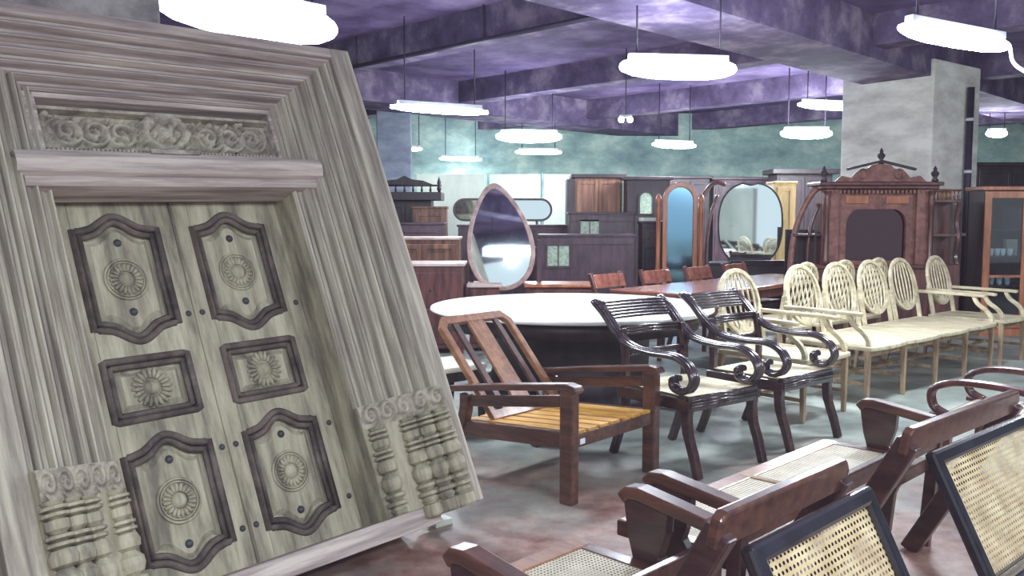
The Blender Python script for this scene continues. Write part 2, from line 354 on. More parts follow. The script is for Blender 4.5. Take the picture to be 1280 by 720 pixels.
def prof():
    P = []; n = 6
    for i in range(n):
        t0 = i / n; y0 = -.17 * i / n; y1 = -.17 * (i + 1) / n; w = 1 / n
        P += [(t0, y0), (t0 + .10 * w, y0 - .016), (t0 + .24 * w, y0 - .018), (t0 + .34 * w, y0 - .004), (t0 + .42 * w, y0 + .012), (t0 + .55 * w, y0 - .006), (t0 + .8 * w, y0 - .01), (t0 + .92 * w, y0 - .004), (t0 + .97 * w, y1 + .006)]
    P.append((1, -.17)); return P
PR = prof()
def mould(side):
    m = MB()
    # strips of two end sections, mitred at the upper corner
    A = []; B = []
    for t, y in PR:
        if side == 't':
            A.append((-.545 - .34 * t, y, 2.10 + .235 * t)); B.append((.545 + .34 * t, y, 2.10 + .235 * t))
        else:
            x = side * (.545 + .34 * t); A.append((x, y, .0)); B.append((x, y, 2.10 + .235 * t))
    n = len(A); fs = []
    for i in range(n - 1):
        f = (i, i + 1, n + i + 1, n + i); fs.append(f if side in (-1,) else tuple(reversed(f)))
    m.add(A + B, fs); return m
for s, nm in ((-1, 'stepped_jamb'), (1, 'stepped_jamb')):
    mould(s).build(nm, M['door_v'], DOOR)
    # reveal and outer strip
    x0, x1 = sorted((s * .545, s * .60)); MB().box(x0, x1, .004, .2, .0, 2.1).build('reveal', M['door_leaf'], DOOR)
    x0, x1 = sorted((s * .883, s * 1.0)); MB().box(x0, x1, -.175, .2, 0, 2.385).build('outer_post', M['door_v'], DOOR, .008)
mould('t').build('stepped_head', M['door_h'], DOOR)
MB().box(-.884, .884, -.175, .2, 2.333, 2.385).build('head_strip', M['door_h'], DOOR, .008)
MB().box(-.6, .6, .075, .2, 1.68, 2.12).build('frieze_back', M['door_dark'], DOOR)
# frieze recess and carved panel
m = MB()
m.box(-.56, .56, -.0, .09, 2.075, 2.1); m.box(-.585, .585, .0, .09, 1.80, 1.845); m.box(-.60, -.53, 0.0, .09, 1.8, 2.1); m.box(.53, .60, 0, .09, 1.8, 2.1)
m.build('frieze_surround', M['door_h'], DOOR, .006)
rnd = random.Random(3); blobs = []
for k in range(150):
    blobs.append((rnd.uniform(-.5, .5), rnd.uniform(-.075, .075), rnd.uniform(.008, .024), rnd.uniform(.35, 1)))
def swirl(x, z):
    h = 0
    for bx, bz, r, a in blobs:
        d2 = (x - bx) ** 2 + (z - bz) ** 2
        if d2 < r * r * 2.2: h = max(h, a * math.exp(-d2 / (r * r) * 1.3))
    for cx in (-.42, -.31, -.2, .2, .31, .42):         # running scrolls either side
        dx, dz = x - cx, z + .01; r = math.hypot(dx, dz); an = math.atan2(dz, dx * (1 if cx < 0 else -1))
        if r < .075: h = max(h, .75 * (.5 + .5 * math.sin(an * 1 + r * 150)))
    r = math.hypot(x / 1.15, z - .008)                  # middle medallion
    if r < .1: h = .95 if .07 < r < .093 else (.25 + .6 * (math.cos(x * 120) * math.cos(z * 110) > .1) + (.3 if r < .03 else 0))
    h = min(h, 1.1); q = max(0, min(1, (h - .28) / .3)); return .75 * q * q * (3 - 2 * q) + .25 * h
MB().grid(230, 44, lambda u, v: (-.53 + 1.06 * u, .066 - .05 * swirl(-.53 + 1.06 * u, (v - .5) * .17), 1.872 + .16 * v)).build('carved_frieze', M['door_carve'], DOOR)
m = MB()
for k in range(60): m.box(-.53 + k * .01775, -.53 + k * .01775 + .011, .03, .07, 1.85, 1.868)
m.box(-.53, .53, .02, .07, 2.034, 2.048); m.box(-.11, .11, -.015, .06, 1.833, 1.853)
m.build('beaded_border', M['door_carve'], DOOR)
MB().box(-.1, .1, .03, .07, 2.03, 2.06).build('medallion_crest', M['door_carve'], DOOR, .01)
# projecting lintel
pl = [(.0, 1.655), (-.05, 1.66), (-.06, 1.675), (-.062, 1.695), (-.085, 1.705), (-.10, 1.73), (-.102, 1.765), (-.09, 1.79), (.0, 1.80), (.1, 1.8), (.1, 1.655)]
m = MB(); n = len(pl)
m.add([(-.655 - (0 if p[1] < 1.7 else .03), p[0], p[1]) for p in pl] + [(.655 + (0 if p[1] < 1.7 else .03), p[0], p[1]) for p in pl], [tuple(range(n)), tuple(reversed(range(n, 2 * n)))] + [(i, n + i, n + (i + 1) % n, (i + 1) % n) for i in range(n)])
m.build('lintel', M['door_h'], DOOR)
MB().box(-.76, .76, -.13, .2, -.035, .052).build('threshold', M['door_h'], DOOR, .006)
# turned colonnettes at the foot of each jamb
cp = [(.030, 0), (.036, .01), (.036, .055), (.026, .06), (.03, .075), (.026, .09), (.036, .098), (.036, .112), (.024, .118), (.03, .13), (.036, .135), (.036, .148), (.024, .155), (.03, .165), (.037, .19), (.036, .215), (.026, .235), (.022, .24),
      (.034, .252), (.037, .275), (.03, .30), (.022, .305), (.035, .312), (.035, .322), (.022, .328), (.035, .336), (.035, .346), (.024, .352), (.03, .365), (.03, .395), (.023, .40), (.035, .408), (.035, .418), (.022, .424), (.034, .43), (.034, .44), (.028, .445), (.03, .458)]
for s in (-1, 1):
    m = MB(); o2 = .02
    pts = [(.545, .004), (.545, -.025), (.655, -.10), (.885, -.215), (.885, -.1)]
    m = MB(); vs = [(s * p[0], p[1], z) for z in (0, .57) for p in pts]
    fs = [(0, 1, 6, 5), (1, 2, 7, 6), (2, 3, 8, 7), (3, 4, 9, 8), (5, 6, 7, 8, 9), (4, 3, 2, 1, 0)]
    m.add(vs, fs if s < 0 else [tuple(reversed(f)) for f in fs]).build('foot_block', M['door_leaf'], DOOR)
    for q in (.13, .5, .7, .9):
        x, y = .545 + .34 * q, -.2 * q - .042
        m = MB().lathe([(r * (1.3 if r > .029 else 1.05), z) for r, z in cp], (s * x, y, .0), 18); m.sm = [False] * len(m.sm); m.build('colonnette', M['door_leaf'], DOOR)
    def cv(u, v, s=s):
        t_ = u; x = .545 + .34 * t_; y = -.2 * t_ - .045
        a = (t_ * 5) % 1 - .5; b = v - .5; r = math.hypot(a, b); an = math.atan2(b, a)
        h = .5 + .5 * math.sin(an * 1 + r * 16) if r < .5 else .2
        h = max(0, min(1, (h - .3) / .35))
        return (s * x, y - .024 * h + .01, .462 + .105 * v)
    g = MB().grid(120, 30, cv); g.build('scroll_band', M['door_carve'], DOOR)
# door leaves
FY = .165
def curve_h(t):
    a = abs(t)
    if a < .72: return .058 * (.5 + .5 * math.cos(PI * a / .72))
    return -.006 * math.sin(PI * (a - .72) / .28)
def outline(xl, xr, z0, z1, shaped, n=26, inset=0):
    xc, hw = (xl + xr) / 2, (xr - xl) / 2; P = []
    hw -= inset
    for k in range(n + 1):
        t = -1 + 2 * k / n; P.append((xc + hw * t, z1 - inset + (curve_h(t) if shaped else 0)))
    for k in range(n + 1):
        t = 1 - 2 * k / n; P.append((xc + hw * t, z0 + inset - (curve_h(t) if shaped else 0)))
    return P
def rosette(xc, zc, r, leaf, sun):
    m = MB(); y = FY + .007
    if not sun:
        for rr, w in ((r, .006), (r * .86, .004)):
            m.tube([(xc + rr * math.cos(a * PI / 16), y, zc + rr * math.sin(a * PI / 16)) for a in range(32)], w, 6, True)
    k = 20
    for i in range(k):
        a = 2 * PI * i / k; r0, r1 = (r * .46, r * .98) if sun else (r * .40, r * .78)
        c0, c1 = V3((xc + r0 * math.cos(a), y, zc + r0 * math.sin(a))), V3((xc + r1 * math.cos(a), y, zc + r1 * math.sin(a)))
        m.tube([c0, c0.lerp(c1, .5), c1], [.006, .0105 if sun else .009, .006], 6)
    for rr in (r * .36,):
        vs = [(xc, y - .016, zc)]; fs = []
        for q, (f, d) in enumerate(((.5, -.014), (1, -.002), (1.08, .006))):
            for i in range(16): vs.append((xc + rr * f * math.cos(i * PI / 8), y + d, zc + rr * f * math.sin(i * PI / 8)))
        for i in range(16):
            j = (i + 1) % 16; fs.append((0, 1 + i, 1 + j)); fs += [(1 + q * 16 + i, 17 + q * 16 + i, 17 + q * 16 + j, 1 + q * 16 + j) for q in (0, 1)]
        m.add(vs, fs, True)
    m.build('rosette', M['door_leaf'], leaf)
def dome(m, x, y, z, r):
    vs = [(x, y - r * .8, z)]; fs = []
    for f, d in ((.6, -.62), (1, -.1), (1.05, .2)):
        for i in range(12): vs.append((x + r * f * math.cos(i * PI / 6), y + d * r, z + r * f * math.sin(i * PI / 6)))
    for i in range(12):
        j = (i + 1) % 12; fs.append((0, 1 + i, 1 + j)); fs += [(1 + q * 12 + i, 13 + q * 12 + i, 13 + q * 12 + j, 1 + q * 12 + j) for q in (0, 1)]
    m.add(vs, fs, True)
for s in (-1, 1):
    xs = sorted((s * .004, s * .543)); px = sorted((s * .082, s * .44)); z0, z1 = .05, 1.72
    leaf = MB().box(xs[0], xs[1], FY + .03, FY + .06, z0, z1).build('door_leaf', M['door_leaf'], DOOR)
    pan = [(.165, .60, True), (.735, .985, False), (1.115, 1.56, True)]
    m = MB(); m.box(xs[0], px[0], FY, FY + .03, z0, z1); m.box(px[1], xs[1], FY, FY + .03, z0, z1)
    m.build('stile', M['door_leaf'], leaf, .004)
    edges = [None]
    for a, b, sh in pan: edges += [(a, sh, -1), (b, sh, 1)]
    edges.append(None); m = MB(); n = 26
    def edge(e, zf):
        if e is None: return [(px[0] + (px[1] - px[0]) * k / n, zf) for k in range(n + 1)]
        z, sh, sg = e; return [(px[0] + (px[1] - px[0]) * k / n, z + sg * (curve_h(-1 + 2 * k / n) if sh else 0)) for k in range(n + 1)]
    for i in range(0, 8, 2):
        lo_, hi_ = edge(edges[i], z0), edge(edges[i + 1], z1)
        vs = [(p[0], y, p[1]) for y in (FY, FY + .03) for row in (lo_, hi_) for p in row]; q = n + 1; fs = []
        for k in range(n):
            fs += [(k, k + 1, q + k + 1, q + k), (k, 2 * q + k, 2 * q + k + 1, k + 1), (q + k, q + k + 1, 3 * q + k + 1, 3 * q + k)]
        m.add(vs, fs)
    m.build('rail', M['door_leaf'], leaf)
    for a, b, sh in pan:
        oo = outline(px[0], px[1], a, b, sh)
        m = MB(); m.tube([(p[0], FY + .001, p[1]) for p in oo], .0155, 6, True)
        if sh: m.tube([(p[0], FY + .008, p[1]) for p in outline(px[0], px[1], a, b, sh, inset=.026)], .014, 6, True)
        else: m.tube([(p[0], FY + .01, p[1]) for p in outline(px[0], px[1], a, b, sh, inset=.026)], .013, 6, True)
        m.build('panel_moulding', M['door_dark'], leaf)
        i1, i2 = outline(px[0], px[1], a, b, sh, inset=.046), outline(px[0], px[1], a, b, sh, inset=.066)
        m = MB(); k = len(i1); m.add([(p[0], FY + .03, p[1]) for p in i1] + [(p[0], FY + .012, p[1]) for p in i2], [(j, (j + 1) % k, k + (j + 1) % k, k + j) for j in range(k)] + [tuple(range(k, 2 * k))])
        m.build('raised_panel', M['door_leaf'], leaf)
    xc = s * .26
    rosette(xc, 1.335, .088, leaf, False); rosette(xc, .86, .085, leaf, True); rosette(xc, .385, .088, leaf, False)
    for z in (1.50, 1.19, .555, .21):
        m = MB(); dome(m, xc, FY + .010, z, .017); m.build('knob', M['iron'], leaf)
    for z in (1.155, .555, .205):
        for x in (s * .032, s * .512):
            m = MB(); dome(m, x, FY, z, .0135); m.build('bolt', M['iron'], leaf)
MB().tube([(0, FY - .004, .05), (0, FY - .004, 1.66)], .008, 6).build('meeting_bead', M['door_leaf'], DOOR)
# concrete column the doorway leans against
pc = org + bk * 1.72 + dv * -.25
M['stone'] = noisy('rough_grey_stone', (104, 100, 104), (176, 172, 168), (2, 2, 2), .9, .5, 9, nscale=2)
pillar('pillar', (pc.x, pc.y), .9, yaw, M['stone'])
o = MB().box(-.05, .05, -.035, .035, 0, .03).build('wood_chip', M['white_board'], None, .004, loc=(-.34, 4.07, 0), rot=(0, 0, .7)); tag(o, 'small white offcut on the floor at the foot of the doorway', 'offcut')

# ------------------------------------------------------------------ slatted easy chair
def easy_chair():
    t = thing('slatted_armchair', 'brown wooden easy chair with yellow slatted seat and raked slat back', 'chair', (.54, 4.65, 0), R(48))
    W = .375
    for s in (-1, 1):
        x = s * W
        MB().box(x - .032, x + .032, -.04, .04, 0, .585).build('leg', M['teak'], t, .008)
        MB().strip(bez([(.86, 0), (.80, .2), (.74, .36), (.73, .47)]), .06, x - .028, x + .028).build('leg', M['teak'], t, .006)
        MB().strip([(-.055, .575), (-.045, .595), (.0, .603), (.4, .552), (.84, .488)], .034, x - .038, x + .038).build('arm', M['teak'], t, .008)
        MB().bar((x, .03, .325), (x, .78, .27), .032, .085).build('side_rail', M['teak'], t, .005)
        MB().bar((x, .06, .52), (x, .72, .43), .022, .06).build('arm_rail', M['teak'], t, .005)
    MB().box(-W, W, -.025, .02, .285, .355).build('front_rail', M['teak'], t, .005)
    MB().box(-W, W, .74, .775, .235, .30).build('rear_rail', M['teak'], t, .005)
    for k in range(7):
        x = -.30 + k * .1
        MB().bar((x, -.02, .362), (x, .76, .308), .078, .018).build('seat_slat', M['slat'], t, .004)
    o = (0, .60, .31); rk = math.atan2(.49, .545); Wv = (0, math.sin(rk), math.cos(rk)); U = (1, 0, 0); H = .72
    b = thing_part('backrest', t)
    outer = [(-.31, 0), (.31, 0), (.31, H - .07), (.25, H), (-.25, H), (-.31, H - .07)]
    inner = [(-.262, .06), (.262, .06), (.262, H - .085), (.232, H - .055), (-.232, H - .055), (-.262, H - .085)]
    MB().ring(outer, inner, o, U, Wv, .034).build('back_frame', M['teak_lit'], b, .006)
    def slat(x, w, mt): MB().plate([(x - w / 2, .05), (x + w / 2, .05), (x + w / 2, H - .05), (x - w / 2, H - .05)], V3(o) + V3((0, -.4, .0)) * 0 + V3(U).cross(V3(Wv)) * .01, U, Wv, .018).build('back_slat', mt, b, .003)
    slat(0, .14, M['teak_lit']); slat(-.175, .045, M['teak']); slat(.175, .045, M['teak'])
    MB().box(-.02, .02, -.029, -.0255, .30, .328).build('paper_tag', M['china'], t, loc=(-.30, 0, 0))
    return t
def thing_part(name, parent):
    o = bpy.data.objects.new(name, None); COL.objects.link(o); o.parent = parent; return o
easy_chair()

# ------------------------------------------------------------------ reeded scroll-arm chairs
def scroll_chair():
    t = thing('scroll_armchair', '', 'chair', (0, 0, 0), 0, 'dark reeded scroll armchairs')
    W = .285; D = .52
    for s in (-1, 1):
        x = s * W
        MB().strip(bez([(-.085, 0), (-.05, .12), (-.005, .25), (.005, .36), (.0, .43)]), [.042] * 6 + [.046] * 6 + [.052] * 6 + [.062] * 7, x - .024, x + .024).build('leg', M['ebony'], t, .006)
        MB().strip(bez([(D + .1, 0), (D + .04, .16), (D, .32), (D - .005, .43)]), .045, x * .92 - .022, x * .92 + .022).build('leg', M['ebony'], t, .006)
        m = MB()
        cur = bez([(D + .25, .93), (D + .155, .86), (D + .055, .765), (D - .06, .69), (.28, .665), (.10, .665), (-.0, .625), (-.045, .555), (-.015, .495), (.05, .475), (.10, .495), (.105, .535), (.075, .545)])
        for k in (-1, 0, 1): m.tube([(x + k * .02, p[0], p[1] + (.005 if k == 0 else 0)) for p in cur], .0185, 8)
        m.build('scroll_arm', M['ebony_line'], t)
        MB().box(x - .03, x + .03, .0, D + .02, .37, .44).build('side_rail', M['ebony'], t, .006)
        MB().strip(bez([(D + .03, .78), (D + .0, .6), (D, .42)]), .035, x * .92 - .02, x * .92 + .02).build('back_post', M['ebony'], t, .005)
    m = MB()
    for k in range(5): m.tube([(-W - .01, -.03 + .006 * abs(k - 2), .378 + k * .017), (W + .01, -.03 + .006 * abs(k - 2), .378 + k * .017)], .0105, 8)
    m.box(-W, W, -.03, .01, .37, .45); m.build('reeded_seat_rail', M['ebony_line'], t)
    MB().box(-W * .92, W * .92, D - .01, D + .02, .37, .44).build('rear_rail', M['ebony'], t)
    MB().grid(8, 8, lambda u, v: (-W + 2 * W * u, -.015 + (D + .01) * v, .452 - .012 * math.sin(PI * u) * math.sin(PI * v))).build('cane_seat', M['cane_fine'], t)
    m = MB()
    for k in range(6):
        z = .835 + k * .0175; y = D + .125 + k * .017
        m.tube(bez([(-W - .0, y, z), (-W * .5, y + .022, z), (0, y + .03, z), (W * .5, y + .022, z), (W + .0, y, z)], 3), .0105, 7)
    m.build('top_rail', M['ebony_line'], t)
    for z, y, n in ((.745, D + .035, 3), (.62, D + .0, 2)):
        m = MB()
        for k in range(n): m.tube([(-W * .95, y, z + k * .018), (0, y + .018, z + k * .018), (W * .95, y, z + k * .018)], .0105, 7)
        m.build('cross_rail', M['ebony_line'], t)
    return t
c0 = scroll_chair(); c0.location = (1.21, 5.02, 0); c0.rotation_euler = (0, 0, R(37)); c0['label'] = 'dark reeded scroll armchair nearer the slatted easy chair'
dup(c0, (1.885, 5.60, 0), R(41), 'dark reeded scroll armchair nearer the pale oval-backed seats')

# ------------------------------------------------------------------ pale oval-backed seating
OV = .265
def ell(a, b, n=28, cz=0): return [(a * math.cos(2 * PI * k / n), cz + b * math.sin(2 * PI * k / n)) for k in range(n)]
def pale_seat(name, label, nb, pitch, loc, rz, group=None, arms=True, arm_z=.70):
    t = thing(name, label, 'settee' if nb > 1 else 'chair', loc, rz, group)
    Wd = pitch * nb; x0 = -Wd / 2; D = .70; SZ = .455
    poly = []
    for k in range(nb * 12 + 1):
        u = k / 12; poly.append((x0 + u * pitch, -.035 - .035 * abs(math.sin(PI * u)) ** .8))
    poly += [(Wd / 2, D), (x0, D)]
    MB().plate(poly, (0, 0, SZ - .035), (1, 0, 0), (0, 1, 0), .035).build('seat', M['cream'], t, .008)
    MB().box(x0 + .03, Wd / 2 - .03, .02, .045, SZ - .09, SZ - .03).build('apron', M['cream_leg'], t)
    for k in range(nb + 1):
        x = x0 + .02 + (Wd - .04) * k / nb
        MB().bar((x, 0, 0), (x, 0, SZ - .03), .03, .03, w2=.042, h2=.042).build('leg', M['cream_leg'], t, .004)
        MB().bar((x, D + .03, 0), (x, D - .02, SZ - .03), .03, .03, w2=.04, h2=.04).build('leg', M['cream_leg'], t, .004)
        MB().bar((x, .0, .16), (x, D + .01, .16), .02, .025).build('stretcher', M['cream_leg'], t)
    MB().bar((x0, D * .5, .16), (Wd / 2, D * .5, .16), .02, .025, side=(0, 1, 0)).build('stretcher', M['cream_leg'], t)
    rk = R(13); Wv = V3((0, math.sin(rk), math.cos(rk))); U = V3((1, 0, 0)); N = U.cross(Wv)
    a, b = pitch * .44 if nb > 1 else .268, OV; a = min(a, .275)
    for k in range(nb):
        xc = x0 + pitch * (k + .5); base = V3((xc, D - .03, SZ)); o = base + Wv * .345
        bp = thing_part('oval_back', t)
        MB().ring(ell(a, b), ell(a - .034, b - .036), o + N * .0, U, Wv, .03).build('oval_frame', M['cream'], bp, .006)
        for j in range(-3, 4):
            tt = j / 3.6; pts = []
            for q in range(7):
                f = -1 + 2 * q / 6; w_ = math.sqrt(max(0, 1 - (f * .93) ** 2))
                pts.append(o + N * .012 + U * (tt * (a - .02) * (.25 + .75 * w_)) + Wv * (f * (b - .03) * .97))
            MB().tube(pts, .0085, 6).build('spindle', M['cream'], bp)
        MB().plate([(.075 * math.cos(PI * q / 10), -b + .02 + .085 * math.sin(PI * q / 10)) for q in range(11)], o + N * .006, U, Wv, .018).build('shell_splat', M['cream'], bp)
        for s in (-1, 1):
            p0 = base + U * (s * a * .93) - Wv * .03; p1 = o + U * (s * a * .96) - Wv * .04
            MB().bar(p0, p1 + N * .012, .034, .034).build('back_post', M['cream'], bp, .004)
    if arms:
        for s in (-1, 1):
            x = s * (Wd / 2 - .03)
            yb = D - .03 + .06
            MB().strip([(.06, arm_z - .005), (.1, arm_z), (.3, arm_z + .004), (yb, arm_z + .01)], .03, x - .03, x + .03).build('arm', M['cream'], t, .008)
            MB().strip(bez([(.17, arm_z - .01), (.13, arm_z - .08), (.05, arm_z - .14), (.005, arm_z - .2), (0, SZ - .02)]), .036, x - .018, x + .018).build('arm_support', M['cream'], t, .005)
    return t
RZ = R(41.5)
pale_seat('oval_back_settee', 'pale wooden settee with four oval backs and scalloped seat', 4, .625, (3.67, 7.55, 0), RZ)
pale_seat('oval_back_armchair', 'pale oval-backed armchair between dark scroll chair and the settee', 1, .62, (2.27, 6.32, 0), RZ, 'pale oval-backed armchairs')
pale_seat('oval_back_armchair', 'pale oval-backed armchair beyond the right end of the settee', 1, .62, (4.99, 8.72, 0), RZ, 'pale oval-backed armchairs')
bd = V3((-math.sin(RZ), math.cos(RZ), 0)); wd = V3((math.cos(RZ), math.sin(RZ), 0))
p2 = V3((3.67, 7.55, 0)) + bd * 1.72 + wd * .24
for k in range(3):
    q = p2 + wd * ((k - 1) * .68 - .1)
    pale_seat('oval_back_chair', ['pale oval-backed chair peeping behind left of the settee', 'pale oval-backed chair peeping behind the middle of the settee', 'pale oval-backed chair peeping behind right of the settee'][k], 1, .55, (q.x, q.y, 0), RZ + PI, 'pale chairs behind the settee', arms=False)

# ------------------------------------------------------------------ tables
t = thing('round_table', 'large round table with glossy white top and dark base', 'table', (.47, 6.98, 0))
MB().lathe([(0, .72), (1.08, .72), (1.115, .728), (1.12, .74), (1.115, .752), (1.1, .757), (0, .757)], seg=72).build('tabletop', M['white_top'], t)
MB().lathe([(.98, .60), (1.0, .60), (1.0, .722), (.98, .722)], seg=64).build('apron', M['dark'], t)
MB().lathe([(.70, .0), (.72, .03), (.72, .09), (.66, .13), (.62, .3), (.62, .52), (.7, .62), (.72, .72)], seg=28).build('pedestal', M['dark'], t)
for k in range(4):
    a = PI / 4 + k * PI / 2 + .3
    c, s_ = math.cos(a), math.sin(a)
    MB().tube([(c * .66, s_ * .66, .12), (c * .8, s_ * .8, .1), (c * .93, s_ * .93, .035)], [.06, .05, .035], 8).build('foot', M['dark'], t)
t = thing('dining_stool', 'dark stool with pale seat beside the round table, behind the easy chair', 'stool', (-.46, 5.92, 0), R(40))
MB().box(-.21, .21, -.21, .21, .43, .47).build('seat', M['seatpad'], t, .015)
MB().box(-.2, .2, -.2, .2, .37, .43).build('seat_frame', M['dark'], t)
for x in (-.18, .18):
    for y in (-.18, .18): MB().bar((x, y, 0), (x, y, .4), .03, .03, w2=.045, h2=.045).build('leg', M['dark'], t)
# long red-brown table and its chairs
LA = R(47); ld_ = V3((math.cos(LA), math.sin(LA), 0)); lb_ = V3((-math.sin(LA), math.cos(LA), 0))
far0 = V3((.95, 8.55, 0)); L = 3.3; Wt = .92
t = thing('long_table', 'long polished red-brown dining table behind the round white table', 'table', far0 + ld_ * L / 2 - lb_ * Wt / 2, LA)
MB().box(-L / 2, L / 2, -Wt / 2, Wt / 2, .715, .755).build('tabletop', M['reddish'], t, .012)
MB().box(-L / 2 + .08, L / 2 - .08, -Wt / 2 + .07, Wt / 2 - .07, .62, .715).build('apron', M['mahog'], t)
for x in (-.88, .87):
    for y in (-Wt / 2 + .22, Wt / 2 - .1): MB().lathe([(.025, 0), (.03, .05), (.045, .3), (.035, .45), (.05, .5), (.05, .64)], (x, y, 0), 12).build('leg', M['mahog'], t)
def red_chair():
    t = thing('dining_chair', '', 'chair', (0, 0, 0), 0, 'red-brown chairs along the long table')
    for s in (-1, 1):
        x = s * .25
        MB().bar((x, -.4, 0), (x, -.4, .43), .035, .035).build('leg', M['mahog'], t)
        MB().strip(bez([(.06, 0), (0, .22), (0, .45), (.03, .68), (.10, .89)]), .04, x - .022, x + .022).build('back_leg', M['mahog'], t, .004)
    MB().box(-.27, .27, -.42, .02, .41, .455).build('seat', M['mahog'], t, .01)
    MB().plate([(-.25, 0), (.25, 0), (.25, .13), (.2, .145), (-.2, .145), (-.25, .13)], (0, .045, .735), (1, 0, 0), (0, .32, .947), .03).build('top_rail', M['reddish'], t, .006)
    MB().box(-.25, .25, .005, .025, .58, .62).build('cross_rail', M['mahog'], t)
    return t
rc = red_chair()
for k, (s, lb) in enumerate(((.33, 'red-brown dining chair at the near end of the long table'), (1.2, 'second red-brown dining chair from the near end of the long table'), (2.08, 'third red-brown dining chair, in front of the blue cheval mirror'), (2.95, 'far red-brown dining chair, below the big oval mirror'))):
    p = far0 + ld_ * s + lb_ * .2
    if k == 0: rc.location = p; rc.rotation_euler = (0, 0, LA); rc['label'] = lb
    else: dup(rc, p, LA, lb)
for ch in ():
    pass

# ------------------------------------------------------------------ foreground cane seats facing away (local front = -y)
AW = R(-135)
def wf(w, f, z=0): return V3(((w - f) * .7071, (w + f) * .7071, z))
def cane_seat(name, label, cat, w0, w1, fa, fs, fb, panels):
    """w0..w1 arm centres; fa arm front, fs seat front, fb back (depth coordinates)"""
    wc = (w0 + w1) / 2; H = (w1 - w0) / 2
    t = thing(name, label, cat, wf(wc, fa), AW)
    y = lambda f: fa - f
    for s in (-1, 1):
        x = s * H
        MB().strip([(y(fa) - .012, .575), (y(fa) + .01, .598), (y(fa) + .05, .602), (y(fb), .565), (y(fb) + .03, .54)], .04, x - .034, x + .034).build('arm', M['teak'], t, .008)
        pr = [(-.01, .585), (.16, .585), (.155, .5), (.13, .42), (.17, .36), (.20, .30), (.16, .2), (.14, 0), (.06, 0), (.075, .2), (.04, .36), (.01, .46)]
        m = MB(); m.plate([(a, b) for a, b in pr], (x + .02, 0, 0), (0, 1, 0), (0, 0, 1), .0); m.v = m.v[:]; 
        m = MB(); m.plate([(a, b) for a, b in pr], (x - .02, 0, 0), (0, 1, 0), (0, 0, 1), .04).build('leg', M['ebony'], t, .005)
        MB().bar((x, y(fb) - .02, 0), (x, y(fb) + .02, .56), .04, .05).build('leg', M['ebony'], t, .005)
        xi = s * (H - .055)
        MB().box(min(xi - .03, xi + .03), max(xi - .03, xi + .03), y(fs), y(fb), .345, .40).build('side_rail', M['teak'], t, .006)
    m = MB().box(-H + .03, H - .03, y(fs), y(fs) + .075, .345, .402); m.build('front_rail', M['teak_lit'], t, .006)
    MB().box(-H + .03, H - .03, y(fb) - .06, y(fb), .345, .402).build('rear_rail', M['teak'], t, .006)
    xw = (2 * H - .17) / panels
    for k in range(panels):
        xa = -H + .085 + k * xw
        MB().quad_uv((xa, y(fs) + .07, .398), (xw, 0, 0), (0, y(fb) - .05 - y(fs) - .07, 0)).build('cane_panel', M['cane_pale'], t)
        if k: MB().box(xa - .018, xa + .018, y(fs) + .02, y(fb), .35, .404).build('middle_rail', M['cream_leg'], t, .004)
    MB().box(-H, H, y(fb) + .0, y(fb) + .03, .45, .52).build('low_back_rail', M['teak'], t, .006)
    return t
cane_seat('cane_armchair', 'low brown armchair with cane seat at the bottom edge of the picture', 'chair', 1.45, 2.17, 1.65, 1.85, 1.36, 1)
cane_seat('cane_settee', 'low two-panel cane seated settee with brown flat arms', 'settee', 2.35, 3.99, 1.69, 1.86, 1.38, 2)
# ------------------------------------------------------------------ black-framed cane recliners facing the viewer's right, brown prop frame behind
def recliner(label, wl, wr, f, z=.745, turn=45):
    w = (wl + wr) / 2; H = (wr - wl) / 2
    t = thing('cane_recliner', label, 'chair', wf(w, f), R(turn), 'black-framed cane recliners')
    # local: x along row, y away (towards +f), front is -y
    MB().plate([(-H, -.05), (-H, .028), (-H + .02, .045), (H - .03, .045), (H, .01), (H - .01, -.05)], (0, .02, z - .02), (1, 0, 0), (0, -.2, .98), .034).build('prop_top_rail', M['teak'], t, .008)
    for s in (-1, 1):
        MB().bar((s * (H - .03), .0, z - .03), (s * (H - .03), .39, .0), .045, .075).build('prop_leg', M['ebony'], t, .006)
    rk = R(27); Wv = V3((0, math.sin(rk), math.cos(rk))); U = V3((1, 0, 0)); N = U.cross(Wv)
    o = V3((0, -.085 - .42 * math.sin(rk), z - .085 - .42 * math.cos(rk)))
    BW, BH, fr = H - .015, .46, .05
    b = thing_part('backrest', t)
    sq = lambda a, y0, y1: [(-a, y0), (a, y0), (a, y1), (-a, y1)]
    MB().ring(sq(BW, 0, BH), sq(BW - fr, fr, BH - fr), o - N * .02, U, Wv, .04).build('back_frame', M['black'], b, .012)
    MB().quad_uv(o + U * -(BW - fr + .004) + Wv * (fr - .004), U * (2 * (BW - fr) + .008), Wv * (BH - 2 * fr + .008)).build('cane_panel', M['cane'], b)
    st = thing_part('seat', t); so = V3((0, o.y - .56, .36)); sv = V3((0, .56, o.z + .02 - .36))
    sl = sv.length; sv.normalize()
    MB().ring(sq(BW, 0, sl), sq(BW - fr, fr, sl - fr), so, U, sv, .035).build('seat_frame', M['black'], st, .01)
    MB().quad_uv(so + U * -(BW - fr) + sv * fr + V3((0, 0, .02)), U * 2 * (BW - fr), sv * (sl - 2 * fr)).build('cane_panel', M['cane'], st)
    for s in (-1, 1): MB().bar((s * (BW - .03), so.y + .05, 0), (s * (BW - .03), so.y + .03, .37), .045, .05).build('leg', M['black'], t, .006)
    return t
recliner('black-framed cane recliner at the bottom of the picture with brown rail behind', 1.75, 2.44, 1.08)
recliner('black-framed cane recliner at the right edge with brown rail behind', 2.90, 3.90, 1.06, turn=42)

